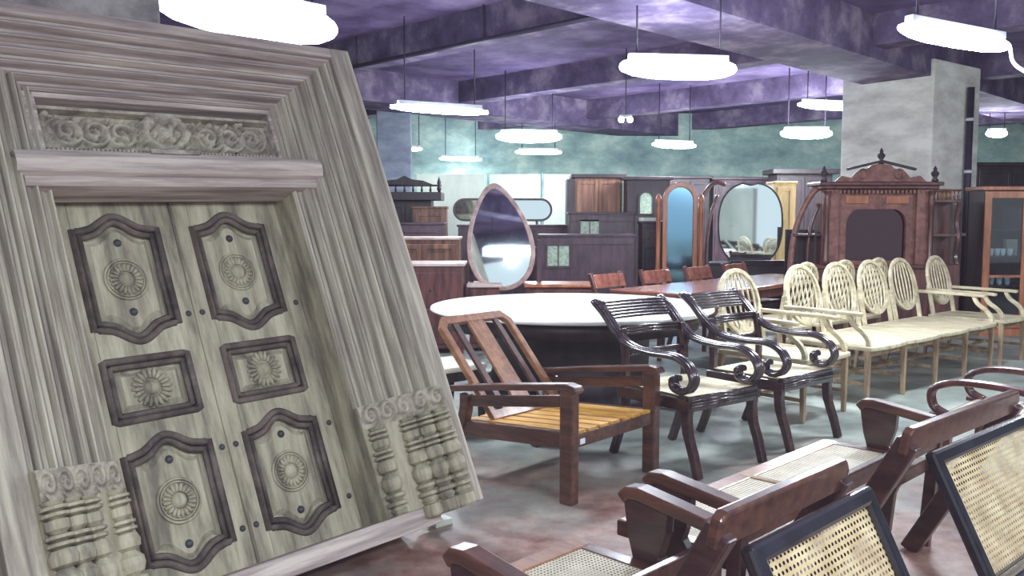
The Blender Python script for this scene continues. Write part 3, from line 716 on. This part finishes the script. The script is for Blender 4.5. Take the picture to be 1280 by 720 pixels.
def hoop_chair():
    t = thing('hoop_armchair', 'dark red polished armchair with curved hoop arms behind the right recliner', 'chair', wf(5.05, 1.6), AW)
    H = .28
    for s in (-1, 1):
        x = s * H; m = MB()
        cur = bez([(.02, .43), (-.05, .47), (-.06, .55), (.0, .59), (.1, .61), (.3, .605), (.46, .57), (.52, .46)])
        for k in (-1, 0, 1): m.tube([(x + k * .02, p[0], p[1]) for p in cur], .017, 8)
        m.build('hoop_arm', M['mahog'], t)
        MB().strip(bez([(-.03, 0), (.01, .2), (.02, .43)]), .05, x - .022, x + .022).build('leg', M['mahog'], t)
        MB().bar((x, .5, 0), (x, .48, .45), .04, .04).build('leg', M['mahog'], t)
        m = MB()
        for k in (-1, 1): m.tube([(x + s * .0 + k * .02, -.06, .43), (x + k * .02, .5, .42)], .015, 7)
        m.build('side_rail', M['mahog'], t)
    MB().box(-H, H, -.02, .03, .38, .43).build('front_rail', M['mahog'], t, .006)
    MB().quad_uv((-H, 0, .435), (2 * H, 0, 0), (0, .48, 0)).build('cane_panel', M['cane_pale'], t)
    MB().box(-H, H, .46, .5, .38, .44).build('rear_rail', M['mahog'], t)
    return t
hoop_chair()

# ------------------------------------------------------------------ background furniture
def cabinet(name, label, cat, x0, x1, y, d, z1, mat, topmat=None, cornice=0, doors=0, glassy=False, group=None, panes=None, rz=0, zb=.06, drawers=0):
    t = thing(name, label, cat, ((x0 + x1) / 2, y, 0), rz, group); h = (x1 - x0) / 2
    MB().box(-h, h, 0, d, zb, z1 - .03).build('carcass', mat, t, .006)
    MB().box(-h - .02 - cornice, h + .02 + cornice, -.02 - cornice, d + .01, z1 - .035 - cornice * .6, z1).build('cornice' if cornice else 'top', topmat or mat, t, .008)
    for sx in (-1, 1):
        MB().box(sx * h - (.05 if sx > 0 else 0), sx * h + (.05 if sx < 0 else 0), .0, .06, 0, zb + .01).build('foot', mat, t)
        MB().box(sx * h - (.05 if sx > 0 else 0), sx * h + (.05 if sx < 0 else 0), d - .06, d, 0, zb + .01).build('foot', mat, t)
    zt = z1 - .09 - cornice * .6
    if drawers:
        hh = (zt - zb - .04) / drawers
        for k in range(drawers):
            dr = MB().box(-h + .04, h - .04, -.018, .001, zb + .05 + k * hh, zb + .03 + (k + 1) * hh).build('drawer', mat, t, .006)
            for sx in (-.45, .45): 
                m = MB(); dome(m, sx * h, -.02, zb + .04 + (k + .5) * hh, .016); m.build('knob', M['iron'], dr)
    for k in range(doors):
        a = -h + .03 + (2 * h - .06) * k / doors; b = -h + .03 + (2 * h - .06) * (k + 1) / doors
        q = lambda i: [(a + .006 + i, zb + .05 + i), (b - .006 - i, zb + .05 + i), (b - .006 - i, zt - i), (a + .006 + i, zt - i)]
        dd = MB().ring(q(0), q(.06), (0, .0, 0), (1, 0, 0), (0, 0, 1), .022).build('door', mat, t, .005)
        i = q(.06); MB().box(i[0][0], i[1][0], -.009, -.002, i[0][1], i[2][1]).build('pane' if glassy else 'panel', (M['glass_pale'] if glassy else mat), dd)
        m = MB(); dome(m, b - .03 if k == 0 else a + .03, -.024, (zb + zt) / 2, .014); m.build('knob', M['iron'], dd)
    return t
# left stack of chests behind the doorway
cabinet('chest', 'red-brown chest with pale top beside the round table', 'chest', -1.75, -.52, 9.3, .55, .97, M['mahog'], M['paletop'], drawers=2)
cabinet('chest', 'orange-brown chest with pale top behind the red-brown one', 'chest', -2.0, -.66, 10.9, .5, 1.21, M['brownboard'], M['paletop'], doors=3)
cabinet('chest', 'plum dark chest, farthest of the three by the doorway edge', 'chest', -2.3, -.98, 12.6, .5, 1.38, M['plum'], doors=2)
cabinet('wooden_case', 'small brown upright case standing before the carved black cabinet', 'case', -1.52, -1.0, 13.5, .25, 1.62, M['brownboard'], doors=1)
t = cabinet('carved_cabinet', 'black carved cabinet with galleried cornice against the blue grey pillar', 'cabinet', -2.15, -1.32, 14.4, .5, 1.86, M['dark'], cornice=.16, doors=2)
m = MB()
for k in range(9): m.lathe([(.012, 0), (.022, .03), (.012, .07), (.018, .1)], (-.56 + k * .14, -.12, 1.86), 8)
m.tube([(-.6, -.12, 1.965), (.6, -.12, 1.965)], .016, 7); m.build('gallery', M['dark'], t)
for x in (-.56, .56): MB().lathe([(.02, 0), (.04, .06), (.02, .1), (.035, .15), (.0, .26)], (x, -.12, 1.86), 10).build('finial', M['dark'], t)
MB().plate([(-.5, 0), (.5, 0), (.3, .08), (.12, .1), (0, .16), (-.12, .1), (-.3, .08)], (0, -.09, 1.965), (1, 0, 0), (0, 0, 1), .03).build('crest', M['dark'], t)
# white boards along the back
for k, (a, b, lb) in enumerate(((-2.0, -.58, 'white tall board behind the teardrop mirror, left one of three'), (-.48, .6, 'white tall board behind the pill-shaped mirror, middle of three'), (.67, 1.62, 'white tall board left of the brown striped wardrobe'))):
    t = thing('white_board', lb, 'board', ((a + b) / 2, 18.6, 0), 0, 'white boards along the back wall'); h = (b - a) / 2
    MB().box(-h, h, 0, .05, 0, 2.36).build('board', M['white_board'], t, .006)
    MB().box(-h - .045, -h, -.01, .06, 0, 2.38).build('edge_post', M['wall'], t)
# teardrop mirror dressing table
def tear(n=44, a=.36, b=.6):
    P = []
    for k in range(n):
        th = 2 * PI * k / n + PI / 2; y = math.sin(th); x = math.cos(th)
        w = a * (1 - .30 * y) * (1 - .10 * max(y, 0) ** 2)
        P.append((x * w, y * b))
    return P
t = thing('dressing_table', 'dressing table carrying a big teardrop mirror in a grey-brown frame', 'dressing table', (-.12, 9.55, 0))
for s, mt in ((-1, M['paletop']), (1, M['orange'])):
    x0, x1 = (-.34, -.02) if s < 0 else (.28, 1.0)
    ped = MB().box(x0, x1, -.1, .35, .05, .70).build('pedestal', M['mahog'], t, .006)
    MB().box(x0 - .03, x1 + .03, -.13, .37, .70, .735).build('pedestal_top', mt, ped, .008)
    for k in range(3):
        dr = MB().box(x0 + .03, x1 - .03, -.115, -.099, .1 + k * .2, .27 + k * .2).build('drawer', M['mahog'], ped, .005)
        m = MB(); dome(m, (x0 + x1) / 2, -.117, .185 + k * .2, .014); m.build('knob', M['iron'], dr)
MB().box(-.3, .3, -.05, .35, .4, .44).build('low_shelf', M['mahog'], t)
tl = R(6); Wv = V3((-.13, math.sin(tl), math.cos(tl))).normalized(); U = V3((math.cos(R(8)), 0, math.sin(R(8)) * 1)); U = (U - Wv * U.dot(Wv)).normalized(); oc = V3((-.02, .2, 1.235))
tr = tear(); sc = lambda f: [(p[0] * f - (0), p[1] * f) for p in tr]
fr = MB().ring(sc(1), [(p[0] * .86, p[1] * .905 - .006) for p in tr], oc, U, Wv, .04).build('mirror_frame', M['greywood'], t, .008)
MB().plate([(p[0] * .87, p[1] * .915 - .006) for p in tr], oc + U.cross(Wv) * .012, U, Wv, .006).build('mirror_glass', M['mirror'], fr)
for s in (-1, 1): 
    MB().bar(((.42 if s > 0 else -.33), .25, .05 if s < 0 else .7), ((.42 if s > 0 else -.33), .25, 1.2), .05, .04).build('mirror_post', M['plum'], t, .006)
    MB().tube([((.42 if s > 0 else -.33), .25, 1.12), (s * .3, .22, 1.12)], .014, 8).build('pivot', M['iron'], t)
# pill-shaped mirror dresser
t = cabinet('dresser', 'dark low dresser with a wide pill-shaped mirror, in front of white boards', 'dresser', -.85, .95, 13.9, .45, 1.34, M['plum'], doors=3)
def pill(hw, hh, n=12):
    P = []
    for k in range(n + 1): a = -PI / 2 + PI * k / n; P.append((hw - hh + hh * math.cos(a), hh * math.sin(a)))
    for k in range(n + 1): a = PI / 2 + PI * k / n; P.append((-hw + hh + hh * math.cos(a), hh * math.sin(a)))
    return P
f = MB().ring(pill(.80, .185), pill(.765, .15), (-.2, .3, 1.575), (1, 0, 0), (0, 0, 1), .04).build('mirror_frame', M['plum'], t, .006)
MB().plate(pill(.77, .155), (-.2, .285, 1.575), (1, 0, 0), (0, 0, 1), .006).build('mirror_glass', M['mirror'], f)
for x in (-.7, .35): MB().bar((x, .31, 1.33), (x, .31, 1.42), .04, .03).build('mirror_post', M['plum'], t)
# cabinets with small panes
def pane_cab(name, label, x0, x1, y, z1, px0, px1, pz0, pz1, mat):
    t = cabinet(name, label, 'cabinet', x0, x1, y, .45, z1, mat); c = (x0 + x1) / 2
    f = MB().ring([(px0 - c - .03, pz0 - .03), (px1 - c + .03, pz0 - .03), (px1 - c + .03, pz1 + .03), (px0 - c - .03, pz1 + .03)], [(px0 - c, pz0), (px1 - c, pz0), (px1 - c, pz1), (px0 - c, pz1)], (0, .004, 0), (1, 0, 0), (0, 0, 1), .025).build('pane_frame', mat, t)
    MB().box(px0 - c, px1 - c, -.012, -.004, pz0, pz1).build('pane', M['greenpane'], f)
    MB().box((px0 + px1) / 2 - c - .008, (px0 + px1) / 2 - c + .008, -.02, -.002, pz0, pz1).build('glazing_bar', mat, f)
    MB().box(x0 - c + .02, x1 - c - .02, -.012, .002, z1 - .14, z1 - .06).build('frieze_strip', mat, t, .004)
    return t
pane_cab('sideboard', 'plum sideboard with square pane at its left, right of the teardrop mirror', .38, 1.66, 11.9, 1.225, .48, .77, .80, 1.07, M['plum'])
pane_cab('sideboard', 'upper plum cabinet with a grey square pane below the striped wardrobe', .84, 1.80, 12.9, 1.53, 1.0, 1.27, 1.18, 1.42, M['plum'])
cabinet('low_chest', 'dark chest behind the plum sideboard, right of it', 'chest', 1.86, 2.2, 12.6, .4, 1.4, M['dark'], drawers=4)
o = MB().box(-.12, .12, -.08, .08, 0, .05).build('paper_stack', M['white_board'], loc=(1.98, 12.78, 1.4), rot=(0, 0, .3)); tag(o, 'pale papers lying on the dark chest', 'papers')
t = cabinet('striped_wardrobe', 'brown striped wardrobe with dark cornice right of the white boards', 'wardrobe', 1.15, 2.02, 16.2, .55, 2.24, M['brownboard'], M['dark'], cornice=.05, doors=2)
MB().box(-.58, -.435, -.01, .5, .05, 2.15).build('side_board', M['dark'], t)
t = cabinet('carved_wardrobe', 'dark carved wardrobe with a small pale arched pane', 'wardrobe', 2.03, 2.78, 15.6, .5, 2.17, M['dark'], cornice=.04)
ar = [(-.11, 0), (.11, 0), (.11, .26)] + [(.11 * math.cos(PI * k / 8), .26 + .11 * math.sin(PI * k / 8)) for k in range(1, 8)] + [(-.11, .26)]
f = MB().ring([(p[0] * 1.35, p[1] * 1.12 - .02) for p in ar], ar, (-.04, .0, 1.52), (1, 0, 0), (0, 0, 1), .03).build('pane_frame', M['dark'], t)
MB().plate(ar, (-.04, -.004, 1.52), (1, 0, 0), (0, 0, 1), .006).build('pane', M['greenpane'], f)
# blue cheval mirror
t = thing('cheval_mirror', 'tall arched blue mirror in a brown frame with turned posts', 'mirror', (2.28, 12.0, 0))
def arch(hw, z0, z1, n=14): return [(-hw, z0), (hw, z0), (hw, z1 - hw)] + [(hw * math.cos(PI * k / n), z1 - hw + hw * math.sin(PI * k / n)) for k in range(1, n)] + [(-hw, z1 - hw)]
f = MB().ring(arch(.235, .28, 1.93), arch(.175, .34, 1.86), (0, .0, 0), (1, 0, 0), (0, .0, 1), .045).build('mirror_frame', M['orange'], t, .008)
MB().plate(arch(.18, .335, 1.865), (0, -.012, 0), (1, 0, 0), (0, 0, 1), .006).build('mirror_glass', M['mirror_blue'], f)
for s in (-1, 1):
    MB().lathe([(.03, .05), (.035, .3), (.025, .6), (.04, .65), (.03, .9), (.03, 1.5), (.04, 1.55), (.025, 1.62), (.045, 1.68), (.035, 1.73), (0, 1.78)], (s * .29, 0, 0), 12).build('post', M['orange'], t)
    MB().bar((s * .29, -.25, .04), (s * .29, .25, .04), .06, .07, side=(1, 0, 0)).build('foot', M['mahog'], t, .01)
MB().bar((-.29, 0, .2), (.29, 0, .2), .04, .05, side=(0, 1, 0)).build('stretcher', M['mahog'], t)
# dark wardrobes behind
cabinet('dark_wardrobe', 'dark wardrobe behind the blue mirror', 'wardrobe', 3.0, 3.75, 16.8, .55, 2.24, M['dark'], cornice=.03, doors=2)
cabinet('dark_wardrobe', 'dark wardrobe behind the big oval mirror', 'wardrobe', 3.85, 5.0, 16.9, .55, 2.22, M['plum'], cornice=.03, doors=2)
t = thing('hall_stand', 'brown curved hall stand frame left of the big oval mirror', 'stand', (2.98, 13.45, 0))
MB().tube(bez([(-.12, 0, .0), (-.14, 0, .6), (-.16, 0, 1.2), (-.12, 0, 1.6), (-.02, 0, 1.86), (.12, 0, 1.98), (.26, 0, 1.95)]), .035, 8).build('curved_post', M['mahog'], t)
MB().tube(bez([(.0, .05, .4), (.0, .05, 1.0), (.06, .05, 1.5), (.16, .05, 1.8)]), .025, 8).build('curved_post', M['mahog'], t)
MB().box(-.2, .3, -.15, .2, .35, .4).build('shelf', M['mahog'], t, .006)
MB().box(-.2, .3, -.15, .2, .0, .06).build('base', M['mahog'], t, .006)
# big oval mirror on low dresser
t = cabinet('oval_mirror_dresser', 'dark dresser with a very large round-topped oval mirror', 'dresser', 2.85, 3.95, 12.6, .42, .80, M['dark'], drawers=2, rz=R(-15))
def oval(a, b, n=40): return [(a * math.copysign(abs(math.cos(2 * PI * k / n)) ** .8, math.cos(2 * PI * k / n)), b * math.copysign(abs(math.sin(2 * PI * k / n)) ** .8, math.sin(2 * PI * k / n)) - (.03 if abs(k - n / 4) < 1 else 0)) for k in range(n)]
f = MB().ring(oval(.46, .60), oval(.435, .575), (-.0, .2, 1.36), (1, 0, 0), (0, .0, 1), .035).build('mirror_frame', M['dark'], t, .005)
MB().plate(oval(.44, .58), (-.0, .19, 1.36), (1, 0, 0), (0, .0, 1), .006).build('mirror_glass', M['mirror'], f)
MB().box(-.3, .3, .18, .24, .78, .86).build('mirror_base', M['dark'], t)
cabinet('white_cupboard', 'white two-door cupboard seen only as a reflection in the big oval mirror', 'cupboard', -.68, .68, 0, .5, 2.4, M['white_board'], doors=2, rz=0).location = (-1.35, -3.0, 0)
bpy.context.view_layer.update()
bpy.data.objects['white_cupboard'].rotation_euler = (0, 0, PI)
o = cabinet('tan_cupboard', 'light tan narrow cupboard right of the big oval mirror', 'cupboard', 3.98, 4.30, 13.4, .4, 2.0, M['tan'], doors=1)
cabinet('corniced_cabinet', 'dark cabinet with wide cornice left of the white pillar', 'cabinet', 4.55, 5.5, 15.2, .55, 2.28, M['dark'], cornice=.08, doors=2)
t = thing('low_bench', 'dark bench with long top rail below the big oval mirror', 'bench', (3.35, 11.75, 0), R(8))
MB().box(-.45, .5, 0, .04, .80, .88).build('top_rail', M['dark'], t, .008)
MB().box(-.45, .5, -.35, .02, .40, .45).build('seat', M['dark'], t, .008)
for x in (-.42, .47):
    MB().box(x - .03, x + .03, 0, .05, 0, .82).build('back_post', M['dark'], t); MB().box(x - .03, x + .03, -.34, -.29, 0, .41).build('leg', M['dark'], t)
# carved overmantel cabinet before the pillar
t = thing('overmantel_cabinet', 'carved red-brown overmantel cabinet with arched mirror and gabled crest before the white pillar', 'cabinet', (4.5, 10.9, 0))
h = .66
MB().box(-h - .05, h + .05, -.02, .4, .0, .82).build('base_cabinet', M['mahog'], t, .01)
MB().box(-h - .08, h + .08, -.05, .42, .82, .87).build('mantel_shelf', M['mahog'], t, .01)
ai = [(-.37, .92), (.37, .92), (.37, 1.36)] + [(.37 - .16 + .16 * math.cos(PI / 2 * k / 6), 1.36 + .19 * math.sin(PI / 2 * k / 6)) for k in range(1, 7)] + [(-.37 + .16 - .16 * math.sin(PI / 2 * k / 6), 1.36 + .19 * math.cos(PI / 2 * k / 6)) for k in range(0, 6)] + [(-.37, 1.36)]
def proj_out(p):
    x, z = p; return (max(-h, min(h, x * 1.78)), .87 if z < 1 else 1.80)
ao = [(-h, .87), (h, .87), (h, 1.36)] + [(h - (h - .21) * (k / 6) ** 1.5, 1.80) for k in range(1, 7)] + [(-.21 - (h - .21) * (k / 6) ** 1.5, 1.80) for k in range(0, 6)] + [(-h, 1.36)]
ao[3] = (h, 1.8); ao[-2] = (-h, 1.8)
MB().ring(ao, ai, (0, .06, 0), (1, 0, 0), (0, 0, 1), .06).build('mirror_surround', M['mahog_h'], t, .005)
MB().box(-h, h, .07, .3, .87, 1.8).build('back_board', M['mahog'], t)
mg = MB().plate(ai, (0, .058, 0), (1, 0, 0), (0, .0, 1), .006).build('mirror_glass', M['mirror_old'], t)
for s in (-1, 1):
    x = s * (h - .1)
    MB().box(x - .085, x + .085, -.045, .0, .87, 1.80).build('pilaster', M['mahog_h'], t, .008)
    MB().lathe([(.03, 0), (.045, .04), (.03, .08), (.03, .7), (.045, .76), (.03, .82), (.05, .9)], (s * (h - .02), -.07, .87), 12).build('column', M['mahog'], t)
    MB().box(s * .25 - .14, s * .25 + .14, -.02, .0, 1.62, 1.72).build('frieze_panel', M['orange'], t, .006)
m = MB()
for k in range(26): m.box(-h + .02 + k * .0505, -h + .05 + k * .0505, -.06, .0, 1.745, 1.785)
m.build('dentil_row', M['mahog_h'], t)
MB().box(-h - .06, h + .06, -.1, .34, 1.80, 1.84).build('cornice', M['mahog'], t, .01)
MB().box(-h - .1, h + .1, -.14, .34, 1.84, 1.885).build('cornice', M['mahog'], t, .012)
MB().plate([(-.56, 0), (.56, 0), (.48, .075), (.36, .05), (.3, .12), (.16, .165), (.12, .2), (0, .225), (-.12, .2), (-.16, .165), (-.3, .12), (-.36, .05), (-.48, .075)], (0, -.06, 1.885), (1, 0, 0), (0, 0, 1), .04).build('crest', M['mahog_h'], t, .006)
for s in (-1, 1):
    MB().bar((s * .42, -.1, 2.035), (0, -.1, 2.135), .05, .03, side=(0, 1, 0)).build('gable_moulding', M['dark'], t, .004)
    m = MB(); m.tube([(s * (.22 + .055 * math.cos(a * PI / 6)), -.105, 1.98 + .055 * math.sin(a * PI / 6)) for a in range(12)], .014, 6, True); m.build('scroll', M['mahog_h'], t)
fin = [(.03, 0), (.045, .02), (.02, .05), (.045, .09), (.05, .11), (.02, .14), (.025, .16), (0, .2)]
MB().lathe(fin, (0, -.08, 2.10), 12).build('finial', M['dark'], t)
for s in (-1, 1): MB().lathe(fin, (s * (h + .02), -.05, 1.885), 12).build('finial', M['dark'], t)
bw = thing_part('curved_side', t)
MB().tube(bez([(-h - .36, .1, 0), (-h - .36, .1, .7), (-h - .33, .1, 1.15), (-h - .24, .1, 1.5), (-h - .1, .1, 1.76), (-h + .04, .1, 1.86)]), .04, 8).build('bow', M['mahog_h'], bw)
MB().tube(bez([(-h - .15, .1, 0), (-h - .15, .1, .9), (-h - .12, .1, 1.3), (-h - .02, .1, 1.62)]), .022, 8).build('inner_bow', M['mahog'], bw)
for z in (.6, 1.22): MB().box(-h - .34, -h, .02, .26, z, z + .03).build('shelf', M['plum'], bw, .005)
MB().box(-h - .38, -h - .02, .24, .27, 0, 1.3).build('shelf_back', M['dark'], bw)
for s in (1,):
    xa, xb = sorted((s * (h + .01), s * (h + .37)))
    sw = thing_part('side_shelf_unit', t)
    MB().box(xa, xb, .2, .24, .87, 1.66).build('shelf_back', M['mahog'], sw)
    for z in (1.24, 1.66): MB().box(xa, xb, -.02, .24, z - .025, z + .015).build('shelf', M['mahog'], sw, .006)
    MB().box(xa, xb, -.05, .26, 0, .87).build('side_base', M['mahog'], sw, .008)
    x = s * (h + .35); MB().strip(bez([(-.0, .87), (.04, 1.0), (-.01, 1.2), (.04, 1.4), (-.01, 1.64)]), .03, x - .02, x + .02).build('side_bracket', M['mahog'], sw)
    m = MB()
    for k in range(7): m.lathe([(.01, 0), (.018, .03), (.009, .06), (.014, .1)], (xa + .03 + k * (xb - xa - .06) / 6, -.005, 1.675), 8)
    m.tube([(xa, -.005, 1.785), (xb, -.005, 1.785)], .013, 7); m.build('gallery', M['mahog_h'], sw)
# small yellow box on the gallery
o = MB().box(-.08, .08, -.05, .05, 0, .13).build('small_box', M['tan'], loc=(5.38, 11.02, 1.676)); tag(o, 'small yellowish box on the right side shelf of the carved overmantel', 'box')

# glazed display cabinet right
t = thing('display_cabinet', 'orange-brown glazed display cabinet at right edge beside the white pillar', 'cabinet', (6.3, 10.75, 0)); h = .56
MB().box(-h, h, .36, .4, .06, 1.8).build('back_board', M['plum'], t)
for s in (-1, 1): xa, xb = sorted((s * h, s * (h - .03))); MB().box(xa, xb, 0, .38, 0.06, 1.8).build('side', M['dark'], t)
MB().box(-h - .03, h + .03, -.03, .41, 1.78, 1.83).build('cornice', M['orange'], t, .01)
MB().box(-h, h, 0, .38, .0, .1).build('plinth', M['orange'], t)
SHZ = (.62, .98, 1.3)
for z in SHZ: MB().box(-h + .03, h - .03, .04, .36, z - .02, z).build('shelf', M['plum'], t)
for s in (-1, 1):
    a, b = sorted((s * .005, s * (h - .005))); q = lambda i: [(a + i, .1 + i), (b - i, .1 + i), (b - i, 1.77 - i), (a + i, 1.77 - i)]
    d = MB().ring(q(0), q(.085), (0, .0, 0), (1, 0, 0), (0, 0, 1), .025).build('door', M['orange'], t, .006)
    i = q(.085); MB().box(i[0][0], i[1][0], -.014, -.009, i[0][1], i[2][1]).build('pane', M['glass'], d)
    MB().box(a + .08, b - .08, -.02, -.005, .72, .75).build('glazing_bar', M['orange'], d)
cup = MB().lathe([(0.0, 0), (.025, 0), (.032, .03), (.036, .09), (.032, .09), (.027, .02), (0, .012)], seg=14).build('cup', M['china'])
k = 0
spots = [(-.40, .1, .98), (-.32, .1, .98), (-.24, .12, .98), (-.16, .1, .98), (-.37, .12, .62), (-.28, .1, .62), (-.17, .12, .62), (.16, .1, .98), (.28, .1, .98), (.2, .1, .62)]
rowname = {.98: 'middle', .62: 'lower'}
for i, (x, y, z) in enumerate(spots):
    o = cup if i == 0 else cup.copy()
    if i: COL.objects.link(o)
    o.location = (6.3 + x, 10.75 + y, z); o['category'] = 'cup'; o['group'] = 'white cups in the glazed cabinet'
    o['label'] = 'white cup on the %s shelf of the glazed display cabinet' % rowname[z]
o = MB().box(-.07, .07, -.03, .03, 0, .2).build('carton', M['seatpad'], loc=(6.3 - .1 + .02, 10.75 + .24, .98)); tag(o, 'pale carton behind the cups in the glazed display cabinet', 'box')
cabinet('dark_wardrobe', 'dark wide wardrobe behind the glazed display cabinet', 'wardrobe', 7.45, 9.1, 14.2, .6, 2.33, M['dark'], cornice=.04, doors=3)

# ------------------------------------------------------------------ camera, world, look
cd = bpy.data.cameras.new('camera'); cam = bpy.data.objects.new('camera', cd); COL.objects.link(cam)
cd.sensor_width = 36; cd.lens = 1100 / 1280 * 36; cam.location = (0, 0, 1.45); cam.rotation_euler = (PI / 2 - math.atan(88 / 1100), 0, 0)
cd.clip_end = 100; SC.camera = cam
w = bpy.data.worlds.new('world'); SC.world = w; w.use_nodes = True
bg = w.node_tree.nodes['Background']; bg.inputs[0].default_value = (.74, .84, .9, 1); bg.inputs[1].default_value = 1.2
SC.view_settings.view_transform = 'Standard'; SC.view_settings.look = 'None'; SC.view_settings.exposure = 0; SC.view_settings.gamma = 1.0
SC.view_settings.use_curve_mapping = True
cmap = SC.view_settings.curve_mapping
cmap.black_level = (-.014, -.012, -.016)
cmap.update()
